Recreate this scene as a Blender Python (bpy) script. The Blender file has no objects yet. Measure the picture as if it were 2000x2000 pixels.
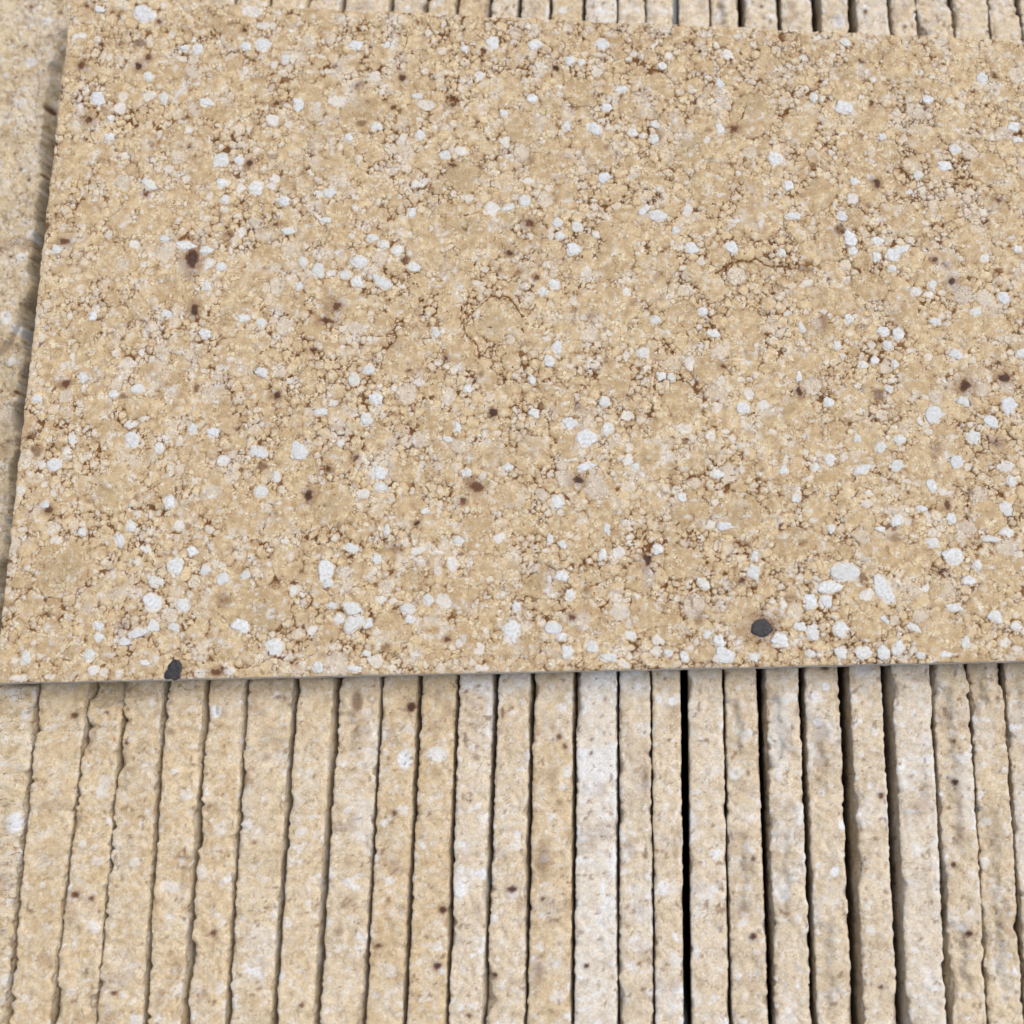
import bpy, math, random
import numpy as np
from mathutils import Matrix, Vector

# ------------------------------------------------------------------ camera, sky, sun, exposure
scene = bpy.context.scene
F_PX, NADIR, CAM_H = 2600.0, (1030.0, 1440.0), 0.572      # focal length in photo pixels, point straight below, height over the slab (m)
_n = np.array([(NADIR[0]-1000)/F_PX, -(NADIR[1]-1000)/F_PX, -1.0]); _n /= np.linalg.norm(_n)
_Z = -_n; _Y = np.array([0, 1.0, 0])-_Z*_Z[1]; _Y /= np.linalg.norm(_Y); _X = np.cross(_Y, _Z)
ROT = np.array([_X, _Y, _Z]); CAM = np.array([0, 0, CAM_H])
cd = bpy.data.cameras.new('camera'); cam = bpy.data.objects.new('camera', cd); scene.collection.objects.link(cam)
cam.matrix_world = Matrix.Translation(Vector(CAM)) @ Matrix(ROT.tolist()).to_4x4()
cd.sensor_width = 36.0; cd.lens = 36.0*F_PX/2000.0; cd.clip_start = 0.01; cd.clip_end = 50.0
cd.dof.use_dof = True; cd.dof.focus_distance = 0.590; cd.dof.aperture_fstop = 3.9
scene.camera = cam

SUN_AZ, SUN_EL = math.radians(55), math.radians(62)        # azimuth clockwise from +Y
world = bpy.data.worlds.new('World'); scene.world = world; world.use_nodes = True
wn = world.node_tree.nodes; wl = world.node_tree.links; wn.clear()
sky = wn.new('ShaderNodeTexSky'); sky.sky_type = 'NISHITA'; sky.sun_disc = False
sky.sun_elevation = SUN_EL; sky.sun_rotation = SUN_AZ; sky.air_density = 1.0; sky.dust_density = 4.0
hs = wn.new('ShaderNodeHueSaturation'); hs.inputs['Saturation'].default_value = 0.42
bg = wn.new('ShaderNodeBackground'); bg.inputs['Strength'].default_value = 0.12
wo = wn.new('ShaderNodeOutputWorld')
wl.new(sky.outputs[0], hs.inputs['Color']); wl.new(hs.outputs[0], bg.inputs[0]); wl.new(bg.outputs[0], wo.inputs[0])
sd = bpy.data.lights.new('sun', 'SUN'); sd.energy = 1.3; sd.angle = math.radians(50); sd.color = (1.0, 0.965, 0.92)
sun = bpy.data.objects.new('sun', sd); scene.collection.objects.link(sun)
sdir = Vector((math.sin(SUN_AZ)*math.cos(SUN_EL), math.cos(SUN_AZ)*math.cos(SUN_EL), math.sin(SUN_EL)))
sun.rotation_euler = sdir.to_track_quat('Z', 'Y').to_euler(); sun.location = sdir*3
vs = scene.view_settings; vs.view_transform = 'Standard'; vs.look = 'None'; vs.gamma = 1; vs.use_curve_mapping = False
vs.exposure = 0.52
scene.cycles.use_denoising = True

# ------------------------------------------------------------------ helpers
def at(u, v, z=0.0):
    """where the sight line through photo position (u, v) meets the level z (mm)"""
    d = ROT @ np.array([(u-1000)/F_PX, -(v-1000)/F_PX, -1.0])
    p = CAM + d*((z/1000.0-CAM_H)/d[2])
    return p[0]*1000, p[1]*1000
def sm(a, b, x):
    t = np.clip((x-a)/(b-a), 0, 1); return t*t*(3-2*t)
_tab = np.random.RandomState(5).rand(64, 256, 256).astype(np.float32)
def vn(x, y, s, seed):
    """value noise, cell size s"""
    T = _tab[seed % 64]
    x = np.asarray(x)/s+seed*17.31; y = np.asarray(y)/s+seed*9.77
    xi = np.floor(x).astype(np.int32); yi = np.floor(y).astype(np.int32)
    fx = (x-xi).astype(np.float32); fy = (y-yi).astype(np.float32)
    fx = fx*fx*(3-2*fx); fy = fy*fy*(3-2*fy)
    x0 = xi & 255; x1 = (xi+1) & 255; y0 = yi & 255; y1 = (yi+1) & 255
    a = T[x0, y0]; b = T[x1, y0]; c = T[x0, y1]; d = T[x1, y1]
    return (a+(b-a)*fx)*(1-fy)+(c+(d-c)*fx)*fy
def fbm(x, y, s, seed, o=3):
    r = 0; w = 0
    for k in range(o):
        r = r+vn(x, y, s/2**k, seed+k)*0.5**k; w += 0.5**k
    return r/w
def grain_field(gx, gy, WX, WY, G, margin):
    """signed distance to the nearest and second nearest grain, and which grain; G rows: x y ra rb angle"""
    best = np.full(WX.shape, 9.0, np.float32); sec = np.full(WX.shape, 9.0, np.float32); idx = np.full(WX.shape, -1, np.int32)
    R = np.maximum(G[:, 2], G[:, 3])+margin
    i0 = np.searchsorted(gx, G[:, 0]-R); i1 = np.searchsorted(gx, G[:, 0]+R)
    j0 = np.searchsorted(gy, G[:, 1]-R); j1 = np.searchsorted(gy, G[:, 1]+R)
    ca = np.cos(G[:, 4]); sa = np.sin(G[:, 4])
    for k in range(len(G)):
        if i1[k] <= i0[k] or j1[k] <= j0[k]: continue
        w = (slice(j0[k], j1[k]), slice(i0[k], i1[k]))
        dx = WX[w]-G[k, 0]; dy = WY[w]-G[k, 1]
        p = (dx*ca[k]+dy*sa[k])/G[k, 2]; q = (dy*ca[k]-dx*sa[k])/G[k, 3]
        s = (np.sqrt(p*p+q*q)-1)*math.sqrt(G[k, 2]*G[k, 3])
        b = best[w]; m = s < b
        sec[w] = np.where(m, b, np.minimum(sec[w], s)); best[w] = np.where(m, s, b)
        sub = idx[w]; sub[m] = k
    return best, sec, idx
def mesh_from(name, V, F4, mat, attrs=None, F_extra=None):
    me = bpy.data.meshes.new(name)
    nq = len(F4); ex = F_extra or []
    nl = nq*4+sum(len(f) for f in ex)
    me.vertices.add(len(V)); me.vertices.foreach_set('co', np.asarray(V, np.float32).ravel())
    loops = np.concatenate([np.asarray(F4, np.int32).ravel()]+[np.asarray(f, np.int32) for f in ex])
    me.loops.add(nl); me.loops.foreach_set('vertex_index', loops)
    tot = np.concatenate([np.full(nq, 4, np.int32), np.array([len(f) for f in ex], np.int32)])
    st = np.concatenate([[0], np.cumsum(tot)[:-1]]).astype(np.int32)
    me.polygons.add(len(tot)); me.polygons.foreach_set('loop_start', st); me.polygons.foreach_set('loop_total', tot)
    me.polygons.foreach_set('use_smooth', np.ones(len(tot), bool))
    for an, arr in (attrs or {}).items():
        a = me.attributes.new(an, 'FLOAT_COLOR', 'POINT')
        a.data.foreach_set('color', np.asarray(arr, np.float32).ravel())
    me.update(); me.validate()
    me.materials.append(mat)
    return me
def link(name, me, parent=None):
    o = bpy.data.objects.new(name, me); scene.collection.objects.link(o)
    if parent: o.parent = parent
    return o
def tag(o, label=None, cat=None, group=None, kind=None):
    if label: o['label'] = label
    if cat: o['category'] = cat
    if group: o['group'] = group
    if kind: o['kind'] = kind
    return o

# ------------------------------------------------------------------ materials
class NT:
    def __init__(s, name):
        s.m = bpy.data.materials.new(name); s.m.use_nodes = True; s.t = s.m.node_tree; s.t.nodes.clear()
        s.out = s.t.nodes.new('ShaderNodeOutputMaterial'); s.b = s.t.nodes.new('ShaderNodeBsdfPrincipled')
        s.t.links.new(s.b.outputs[0], s.out.inputs[0])
    def n(s, t, **k):
        x = s.t.nodes.new(t)
        for a, v in k.items(): setattr(x, a, v)
        return x
    def l(s, a, b): s.t.links.new(a, b)
    def mix(s, fac, a, b, mode='MIX'):
        x = s.n('ShaderNodeMix', data_type='RGBA', blend_type=mode)
        for sock, v in ((x.inputs['Factor'], fac), (x.inputs['A'], a), (x.inputs['B'], b)):
            if hasattr(v, 'is_linked'): s.l(v, sock)
            elif isinstance(v, (int, float)): sock.default_value = v
            else: sock.default_value = (*v, 1)
        return x.outputs['Result']
    def noise(s, vec, scale, detail=3, rough=0.6):
        x = s.n('ShaderNodeTexNoise'); x.inputs['Scale'].default_value = scale; x.inputs['Detail'].default_value = detail
        x.inputs['Roughness'].default_value = rough; s.l(vec, x.inputs['Vector']); return x.outputs['Fac']
    def ramp(s, v, a, b, lo=0.0, hi=1.0):
        x = s.n('ShaderNodeMapRange'); s.l(v, x.inputs['Value'])
        for i, q in enumerate((a, b, lo, hi)): x.inputs[1+i].default_value = q
        return x.outputs[0]

def stone_material(name, tan1, tan2, cream, white, joint, mottle, fines):
    """limestone: attribute 'grain' = tone, whiteness, joint ; attribute 'stain' = rust, iron, olive"""
    t = NT(name)
    g = t.n('ShaderNodeAttribute', attribute_name='grain'); s = t.n('ShaderNodeAttribute', attribute_name='stain')
    gs = t.n('ShaderNodeSeparateColor'); ss = t.n('ShaderNodeSeparateColor'); t.l(g.outputs['Color'], gs.inputs[0]); t.l(s.outputs['Color'], ss.inputs[0])
    co = t.n('ShaderNodeTexCoord').outputs['Object']
    fine = t.noise(co, 1150, 5, 0.7); med = t.noise(co, 520, 4, 0.65); big = t.noise(co, 60, 2, 0.5); mid = t.noise(co, 260, 3, 0.6)
    c = t.mix(gs.outputs[0], tan1, tan2)
    c = t.mix(t.ramp(med, 0.46, 0.72, 0, mottle), c, cream)
    # small rounded grains packed between the large ones
    wv = t.n('ShaderNodeVectorMath', operation='ADD'); wsc = t.n('ShaderNodeVectorMath', operation='SCALE'); wsc.inputs['Scale'].default_value = 0.0011
    nz = t.n('ShaderNodeTexNoise'); nz.inputs['Scale'].default_value = 700; t.l(co, nz.inputs['Vector']); t.l(nz.outputs['Color'], wsc.inputs[0]); t.l(co, wv.inputs[0]); t.l(wsc.outputs[0], wv.inputs[1])
    ve = t.n('ShaderNodeTexVoronoi', feature='DISTANCE_TO_EDGE'); ve.inputs['Scale'].default_value = 560; t.l(wv.outputs[0], ve.inputs['Vector'])
    vf = t.n('ShaderNodeTexVoronoi', feature='F1'); vf.inputs['Scale'].default_value = 560; t.l(wv.outputs[0], vf.inputs['Vector'])
    vsep = t.n('ShaderNodeSeparateColor'); t.l(vf.outputs['Color'], vsep.inputs[0])
    msk = t.n('ShaderNodeMath', operation='MULTIPLY'); t.l(t.ramp(t.noise(co, 190, 2, 0.5), 0.47, 0.59, 0, 1), msk.inputs[0]); msk.inputs[1].default_value = fines
    mg = t.n('ShaderNodeMath', operation='MULTIPLY'); t.l(msk.outputs[0], mg.inputs[0]); t.l(t.ramp(vsep.outputs[0], 0.35, 0.9, 0, 0.9), mg.inputs[1])
    c = t.mix(t.ramp(mid, 0.46, 0.66, 0, 0.85), c, (tan1[0]*0.78, tan1[1]*0.75, tan1[2]*0.70))
    c = t.mix(mg.outputs[0], c, cream)
    c = t.mix(t.ramp(big, 0.35, 0.7, 0, 0.25), c, tuple(x*0.88 for x in tan1))
    c = t.mix(ss.outputs[2], c, (0.27, 0.205, 0.115))
    c = t.mix(gs.outputs[1], c, white)
    jn = t.noise(co, 900, 2, 0.5)
    jd = t.n('ShaderNodeMath', operation='ADD'); t.l(g.outputs['Alpha'], jd.inputs[0]); t.l(t.ramp(jn, 0.3, 0.7, -0.10, 0.10), jd.inputs[1])
    line = t.ramp(jd.outputs[0], 0.10, 0.31, 1.0, 0.0)
    jf = t.n('ShaderNodeMath', operation='MULTIPLY'); t.l(line, jf.inputs[0]); t.l(gs.outputs[2], jf.inputs[1]); jf.use_clamp = True
    c = t.mix(jf.outputs[0], c, joint)
    vl = t.n('ShaderNodeMath', operation='MULTIPLY'); t.l(t.ramp(ve.outputs['Distance'], 0.03, 0.11, 0.85, 0.0), vl.inputs[0]); t.l(msk.outputs[0], vl.inputs[1])
    vm = t.n('ShaderNodeMath', operation='MULTIPLY'); t.l(vl.outputs[0], vm.inputs[0]); t.l(t.ramp(jn, 0.38, 0.56, 0.0, 1.0), vm.inputs[1])
    vw = t.n('ShaderNodeMath', operation='MULTIPLY'); t.l(vm.outputs[0], vw.inputs[0]); t.l(t.ramp(gs.outputs[1], 0.3, 0.6, 1.0, 0.0), vw.inputs[1])
    c = t.mix(vw.outputs[0], c, joint)
    c = t.mix(ss.outputs[0], c, (0.118, 0.046, 0.019))
    c = t.mix(ss.outputs[1], c, (0.022, 0.016, 0.017))
    f = t.ramp(fine, 0.28, 0.72, 0.76, 1.20)
    cc = t.n('ShaderNodeCombineColor')
    for i in range(3): t.l(f, cc.inputs[i])
    c = t.mix(1.0, c, cc.outputs[0], 'MULTIPLY')
    t.l(c, t.b.inputs['Base Color']); t.b.inputs['Roughness'].default_value = 0.82; t.b.inputs['Specular IOR Level'].default_value = 0.25
    bp = t.n('ShaderNodeBump'); bp.inputs['Strength'].default_value = 0.65; bp.inputs['Distance'].default_value = 0.0005
    t.l(fine, bp.inputs['Height']); t.l(bp.outputs[0], t.b.inputs['Normal'])
    return t.m
TAN1 = (0.396, 0.280, 0.155); TAN2 = (0.535, 0.412, 0.252)
M_SLAB = stone_material('slab_limestone', TAN1, TAN2, (0.640, 0.570, 0.415), (0.57, 0.59, 0.62), (0.135, 0.055, 0.013), 1.0, 0.8)
M_TILE = stone_material('tile_limestone', (0.485, 0.368, 0.222), (0.590, 0.485, 0.335), (0.625, 0.555, 0.440), (0.590, 0.600, 0.615), (0.19, 0.11, 0.048), 0.7, 0.45)
M_BLOCK = stone_material('block_limestone', (0.47, 0.365, 0.225), (0.58, 0.485, 0.335), (0.59, 0.53, 0.43), (0.56, 0.57, 0.585), (0.17, 0.085, 0.030), 0.8, 0.85)
def grain_material(name, col, dark):
    t = NT(name); co = t.n('ShaderNodeTexCoord').outputs['Object']; oi = t.n('ShaderNodeObjectInfo')
    geo = t.n('ShaderNodeNewGeometry')
    a = t.noise(geo.outputs['Position'], 700, 4, 0.65)
    b = t.noise(geo.outputs['Position'], 2600, 3, 0.6)
    c = t.mix(t.ramp(a, 0.30, 0.62), dark, oi.outputs['Color'])
    c = t.mix(t.ramp(b, 0.55, 0.8, 0, 0.35), c, dark)
    t.l(c, t.b.inputs['Base Color']); t.b.inputs['Roughness'].default_value = 0.75; t.b.inputs['Specular IOR Level'].default_value = 0.3
    bp = t.n('ShaderNodeBump'); bp.inputs['Strength'].default_value = 0.4; bp.inputs['Distance'].default_value = 0.0005
    t.l(b, bp.inputs['Height']); t.l(bp.outputs[0], t.b.inputs['Normal'])
    return t.m
M_WHITE = grain_material('white_grain', None, (0.40, 0.385, 0.35))
M_IRON = grain_material('iron_nodule', None, (0.016, 0.013, 0.014)); M_IRON.node_tree.nodes['Principled BSDF'].inputs['Roughness'].default_value = 0.55
t = NT('grey_floor'); co = t.n('ShaderNodeTexCoord').outputs['Object']
t.l(t.mix(t.noise(co, 9, 5), (0.16, 0.17, 0.18), (0.24, 0.25, 0.26)), t.b.inputs['Base Color']); t.b.inputs['Roughness'].default_value = 0.9
M_FLOOR = t.m

# ------------------------------------------------------------------ what was read off the photograph (photo positions, sizes in photo pixels)
PX = 0.222                                                  # mm per photo pixel on the slab, about
WHITES = """194 19 14 7 .9;279 27 19 20 1;297 30 8 12 .8;153 70 22 7 .7;189 78 7 8 .9;214 111 9 8 .8;338 67 7 8 .9;378 78 9 6 1;361 95 12 7 .95;387 97 12 13 1;338 104 6 5 .8;359 115 10 5 .8;480 91 12 11 1;513 87 17 16 1;493 21 25 12 .9;514 50 18 8 .6;478 137 7 9 .95;474 151 5 6 1;537 124 9 8 .7;557 116 10 12 .8;289 150 9 11 1;190 193 17 15 1;291 188 14 12 .6;320 193 12 15 .8;238 189 13 11 .5;233 212 15 12 .65;216 232 8 9 1;213 267 11 11 .85;312 264 8 8 .8;403 200 17 10 1 15;423 212 6 6 .8;370 254 8 7 .7;431 288 8 6 .9;431 313 19 16 .95;467 313 11 10 .9;467 330 6 6 .9;236 325 6 5 1;328 332 13 9 .6;291 360 20 9 .8 20;434 358 13 11 1;500 367 17 18 .85;470 367 10 9 .7;537 351 11 10 .7;530 364 11 8 .6;439 389 12 9 .8;554 393 15 11 1;570 409 7 5 .8;583 204 13 15 .95;561 207 8 6 .9;535 234 15 13 .75;563 241 8 9 .8;447 269 6 8 .8;320 466 10 9 1;361 480 21 10 .95;401 489 14 10 .95;471 455 7 14 .7;439 410 9 8 .6;561 452 17 9 .9;262 475 11 9 .7;247 303 14 7 .6;110 487 12 10 .8;
694 89 18 10 1;755 88 9 9 .9;962 85 13 17 1;907 96 9 9 .9;1002 82 9 6 .9;1044 88 18 13 .9;867 49 6 6 .8;1006 48 7 6 .9;936 148 12 12 .75;644 138 13 6 .8;729 151 14 12 .6;815 188 11 8 .8;830 204 20 12 .6;869 220 9 8 .8;983 221 12 8 .8;1039 193 11 11 .95;1048 223 6 6 .9;735 248 14 11 .8;680 268 9 9 .9;820 264 12 11 .85;784 274 9 14 .6;821 234 7 6 .85;869 303 12 10 1;900 295 14 10 .7;1023 265 9 8 .9;986 277 13 13 .7;1092 171 8 6 .9;820 358 20 9 .7 -10;643 378 15 12 1;634 431 13 8 .9;694 404 8 8 .75;804 415 9 11 .95;961 406 15 16 .75;1024 393 11 15 .9;993 406 14 9 .8 -30;1030 353 10 9 .7;727 466 13 9 .85;750 479 12 12 .8;776 489 12 11 .95;688 461 7 6 .9;1088 435 10 12 .85;1092 461 10 11 .8;916 388 9 9 .8;657 197 24 10 .6;621 378 12 10 .7;
1176 87 15 16 1;1170 107 12 6 .8;1113 119 12 11 .95;1135 122 9 9 .9;1166 140 12 12 .5;1228 116 8 6 1;1255 110 8 9 .9;1238 105 9 9 .6;1294 129 10 9 .9;1307 111 9 9 .75;1214 175 14 8 .95 -15;1184 211 14 9 .95 20;1405 163 11 10 1;1385 149 7 7 .7;1421 106 11 11 .7;1469 89 8 8 .9;1570 114 9 8 .9;1385 66 8 8 .8;1574 171 7 9 1;1590 191 8 11 .95;1161 252 20 12 1 20;1187 248 7 8 .8;1279 243 11 10 .8;1106 247 8 12 .85;1235 259 12 9 .85;1255 264 9 7 .7;1277 272 11 11 .85;1405 252 9 13 .9;1380 274 8 8 1;1514 310 15 16 1;1179 348 14 13 1;1443 339 7 7 .9;1539 362 12 11 .95;1496 388 7 11 .8;1550 422 16 9 1;1257 411 16 8 1 -30;1285 422 18 14 .85;1343 411 10 16 .7;1160 404 9 9 .8;1126 444 10 15 .85;1320 449 10 9 .9;1350 485 14 13 1;1119 487 16 14 1;1427 483 15 13 1;1436 493 11 6 1;1163 457 11 10 .6;1315 475 7 7 .9;
1594 74 11 6 .7;1651 83 10 11 .9;1627 107 7 7 .8;1649 210 19 16 .95;1607 190 6 9 .9;1707 155 9 9 .75;1786 127 11 11 .75;1842 135 9 7 .85;1917 153 11 14 .95;1812 195 12 11 1;1855 198 9 10 .6;1979 229 7 7 .95;1979 248 16 11 .9;1987 273 12 9 .85;1648 261 10 6 .9;1723 267 11 9 .9;1619 272 7 7 .8;1865 291 13 13 .95;1844 325 15 11 1;1792 342 11 12 .85;1668 355 10 9 1;1666 388 14 12 .7;1645 423 12 11 1;1660 466 15 15 1;1800 371 8 9 .8;1777 375 7 7 .75;1713 471 14 9 .9;1756 489 20 10 1 -35;1987 487 9 10 .95;
181 618 10 11 1;136 618 7 7 .9;199 595 7 5 .9;325 614 12 10 .85;404 559 9 10 .95;431 521 13 10 1;406 515 12 12 .7;400 653 13 12 .95;476 622 15 8 .9;221 612 7 7 .7;296 702 8 7 .9;140 695 6 9 .9;162 737 11 12 1;267 760 17 10 .85 -25;221 770 10 9 .95;72 779 10 9 1;248 711 18 11 .45;277 688 9 8 .7;375 838 12 11 .9;415 845 12 11 1;257 860 16 19 .95;259 828 14 8 .75;282 816 11 6 .85;308 874 11 12 .9;141 856 11 16 .75;106 908 18 13 1 -40;129 880 10 9 .7;168 837 7 7 .8;435 900 14 9 .85;494 882 9 12 .9;254 939 9 8 .9;
622 528 13 18 .9;702 512 19 13 .95;673 537 13 11 .8;698 550 13 12 1;746 551 22 13 1 25;808 522 16 10 .9;647 535 12 10 .75;583 559 11 10 .85;591 511 13 9 .85 35;844 548 7 7 1;787 560 9 6 .9;539 657 9 6 1;668 678 5 10 1;723 662 7 8 .95;711 641 8 9 .9;865 647 7 7 1;851 649 8 12 .85 -40;510 728 12 11 1;508 631 10 11 .9;720 722 13 10 .95 -40;691 742 12 15 .8;734 779 13 14 1;627 805 14 9 1;715 819 15 14 .95;651 789 13 10 .7;893 836 8 10 .95;874 859 12 6 .95;583 881 20 19 1;510 884 12 14 .9;666 864 9 8 .75;741 925 17 14 1;911 924 11 9 1;914 759 9 9 .9;935 766 4 4 1;818 748 13 10 .6;769 758 8 8 .7;539 931 9 12 .85;567 742 14 7 .7;873 719 6 7 .9;992 913 9 10 .9;943 929 9 7 .8;
1083 556 13 12 .95;1062 570 11 9 .95;1223 573 12 12 .7;1406 556 4 12 1;1373 609 10 11 1;1280 626 14 9 .8;1392 652 15 9 .8;1190 651 7 7 .85;1148 673 8 7 .85;1065 662 11 5 1;1088 678 10 15 1 15;1072 706 14 12 .95;1255 689 12 12 .8;1223 695 6 13 .85;1347 711 12 14 .6;1039 742 9 10 .85;1311 737 10 9 .8;1291 735 12 9 .8;1450 798 14 16 .95;1043 807 11 11 .85;1181 786 11 12 .8;1111 827 16 12 .95;1145 856 20 20 1;1186 838 12 14 .85;1229 874 9 9 .8;1142 913 21 9 1 -15;1119 898 13 6 .8;1228 898 10 12 .75;1241 913 9 10 .8;1255 924 8 9 .8;1401 926 13 11 .95;1225 812 13 13 .65;1387 851 11 12 .6;1432 856 7 11 .8;1339 838 18 9 .55;1401 797 12 12 .5;1448 918 8 10 .6;1463 771 10 11 .7;1492 792 12 10 .7;
1526 495 9 11 .8;1667 491 12 8 .95 40;1591 526 7 7 1;1578 553 8 8 .95;1743 499 16 12 1;1742 525 9 9 .9;1712 502 11 11 .9;1923 504 11 11 .75;1790 570 13 11 .75;1820 557 10 13 .8;1813 575 12 9 .75;1959 582 14 13 1;1906 609 12 10 .95;1924 581 15 18 .4;1657 623 10 12 .95;1609 608 8 7 1;1565 640 7 12 .95 -20;1536 610 10 7 .9;1725 647 13 11 .95;1754 653 12 13 1;1733 675 13 10 .85;1827 629 13 9 .95;1707 704 8 10 1;1686 714 11 10 .8;1747 711 8 10 .9;1812 698 9 7 .8;1867 693 14 12 .95;1779 685 8 8 .8;1635 675 9 10 .85;1646 695 7 8 .85;1575 683 9 6 .8;1994 691 12 10 .9;1619 786 11 11 1;1822 810 18 20 1;1970 792 15 20 1;1935 823 13 17 .95 -35;1900 854 16 14 .95;1792 823 10 9 .75;1559 735 7 12 .9;1735 760 10 8 .85;1756 859 12 12 .85;1734 856 7 8 .8;1673 856 8 11 .85;1676 877 8 7 1;1719 874 11 13 .8;1619 898 13 14 .95;1751 911 13 14 .95;1684 917 20 9 .95 -10;1867 903 13 14 1;1963 911 19 13 .7;1593 913 9 11 .85;1530 918 10 10 .95;1976 939 10 11 .95;1882 784 12 12 .85;1578 810 11 9 .75;
331 981 12 15 1;255 1028 10 11 .85;234 1056 9 13 .95 -20;375 1078 12 10 .95;111 1059 14 12 .65;342 1108 17 19 1 30;305 1135 16 10 .8;298 1176 19 18 1;357 1183 14 14 .95;435 1130 13 12 .95;479 1123 12 9 .85;489 1090 9 8 .9;192 1223 12 8 1;192 1245 11 10 .95;267 1238 20 9 .95 -15;242 1254 11 10 1;299 1224 12 14 .85;339 1227 12 11 .85;471 1223 19 15 1;50 1285 12 14 .8;173 1279 13 12 .8;88 986 10 9 .95;41 958 9 12 .8;160 1040 10 9 .8;349 1025 16 11 .7;181 1310 12 12 .75;233 1315 9 9 .8;34 1325 20 6 .8;97 1322 10 5 .8;282 1294 13 7 .85;269 1097 8 8 .9;400 1113 11 11 .8;47 1170 7 6 .85;285 1071 13 8 .7;388 1315 13 8 .8;450 1312 13 9 .75;
743 951 12 11 .85;707 965 15 11 .75;830 999 9 8 1;510 960 14 14 .8;686 1071 17 9 .95 10;755 1035 7 12 .95;636 1117 17 22 1 25;641 1141 12 9 .9;735 1092 10 12 .9;647 1184 12 7 .85;686 1189 18 14 .95;689 1219 24 16 .85 -30;662 1209 11 11 .85;719 1218 10 11 .95;836 1172 11 13 .85;867 1175 16 16 .6;795 1189 16 10 .85;535 1263 19 17 1;620 1304 12 11 .95;693 1307 15 8 1;716 1278 10 8 .95;895 1056 11 10 .95;882 1103 11 18 .75;975 1052 13 10 .75;800 1211 12 9 .85;575 1154 11 10 .75;590 1162 7 5 .95;1000 1233 19 21 1;979 1002 9 8 .9;817 1074 15 10 .7;734 1291 16 11 .55;896 1258 7 11 .7;937 1266 10 13 .6;609 1232 13 10 .7;743 1170 13 8 .7;922 1294 8 8 .8;943 1304 15 7 .9;
1096 1126 14 13 .95;1066 1075 10 5 1;1098 1064 9 10 .95;1074 1053 7 12 .9;1080 1227 17 15 1;1096 1245 12 9 .95;1088 981 17 14 .85;1177 1084 10 14 .85;1184 1033 8 12 .8;1229 1048 8 6 1;1230 1059 7 7 .9;1225 1021 12 7 .8;1331 972 13 10 .85;1357 989 8 5 1;1414 1028 17 10 1;1285 1074 13 11 .8;1474 1087 9 11 1;1471 1119 15 15 .95;1323 1169 6 6 1;1212 1172 6 5 1;1373 1141 11 14 .85 -30;1404 1253 13 13 .9;1414 1281 22 16 1;1380 1238 9 9 .95;1336 1284 9 12 .95;1287 1250 15 12 .6;1190 1286 16 10 .9;1107 1273 13 13 .9;1155 1263 12 16 .85;1008 1185 9 12 .9;1113 1162 10 12 .85;1233 1242 13 9 .75;1220 1297 15 7 .6;1280 1273 13 10 .55;1305 1276 9 9 .85;1207 1079 16 11 .7;1212 1194 20 17 .45;1471 1284 14 9 .8;
1553 974 9 11 1;1820 949 11 15 .95;1842 960 12 9 .6;1751 1016 14 13 .9;1774 1020 8 8 .9;1720 1035 10 8 .85;1858 1013 10 12 .95;1861 1087 20 20 1;1623 1033 8 10 .95;1650 1118 30 22 .9;1619 1147 24 14 1 -10;1583 1175 15 16 1;1613 1175 13 14 1;1725 1149 16 34 .95 -25;1690 1162 16 12 .7;1893 1135 14 12 1;1808 1149 16 9 .7 -25;1909 1105 9 11 .9;1966 994 13 15 .9;1966 1040 16 10 .9;1935 1053 19 8 .8;1944 1205 14 14 1;1641 1229 15 18 .95;1523 1250 18 17 .95;1754 1266 13 16 .95;1725 1276 12 18 .95;1685 1276 17 15 .85;1785 1227 16 8 .85 25;1728 1211 12 7 1 35;1821 1061 14 11 .85;1587 1235 13 17 .85;1583 1279 10 8 .95;1642 1276 12 15 .85;1798 1279 11 8 .9;1847 1279 12 8 .85;1886 1255 9 13 .8;1984 1224 11 10 .8;1862 1188 18 10 .8;1963 1255 12 10 .65;1562 1224 15 9 .8;1562 1040 12 8 .7;1800 994 12 7 .85;1697 963 11 6 .95;1693 984 11 9 .6;1554 1197 15 20 .3;1506 1170 6 10 .9;1531 1181 9 10 .75"""
WHITES = [[float(q) for q in (w.split()+['0'])[:6]] for w in WHITES.replace('\n', '').split(';') if w.strip()]
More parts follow.
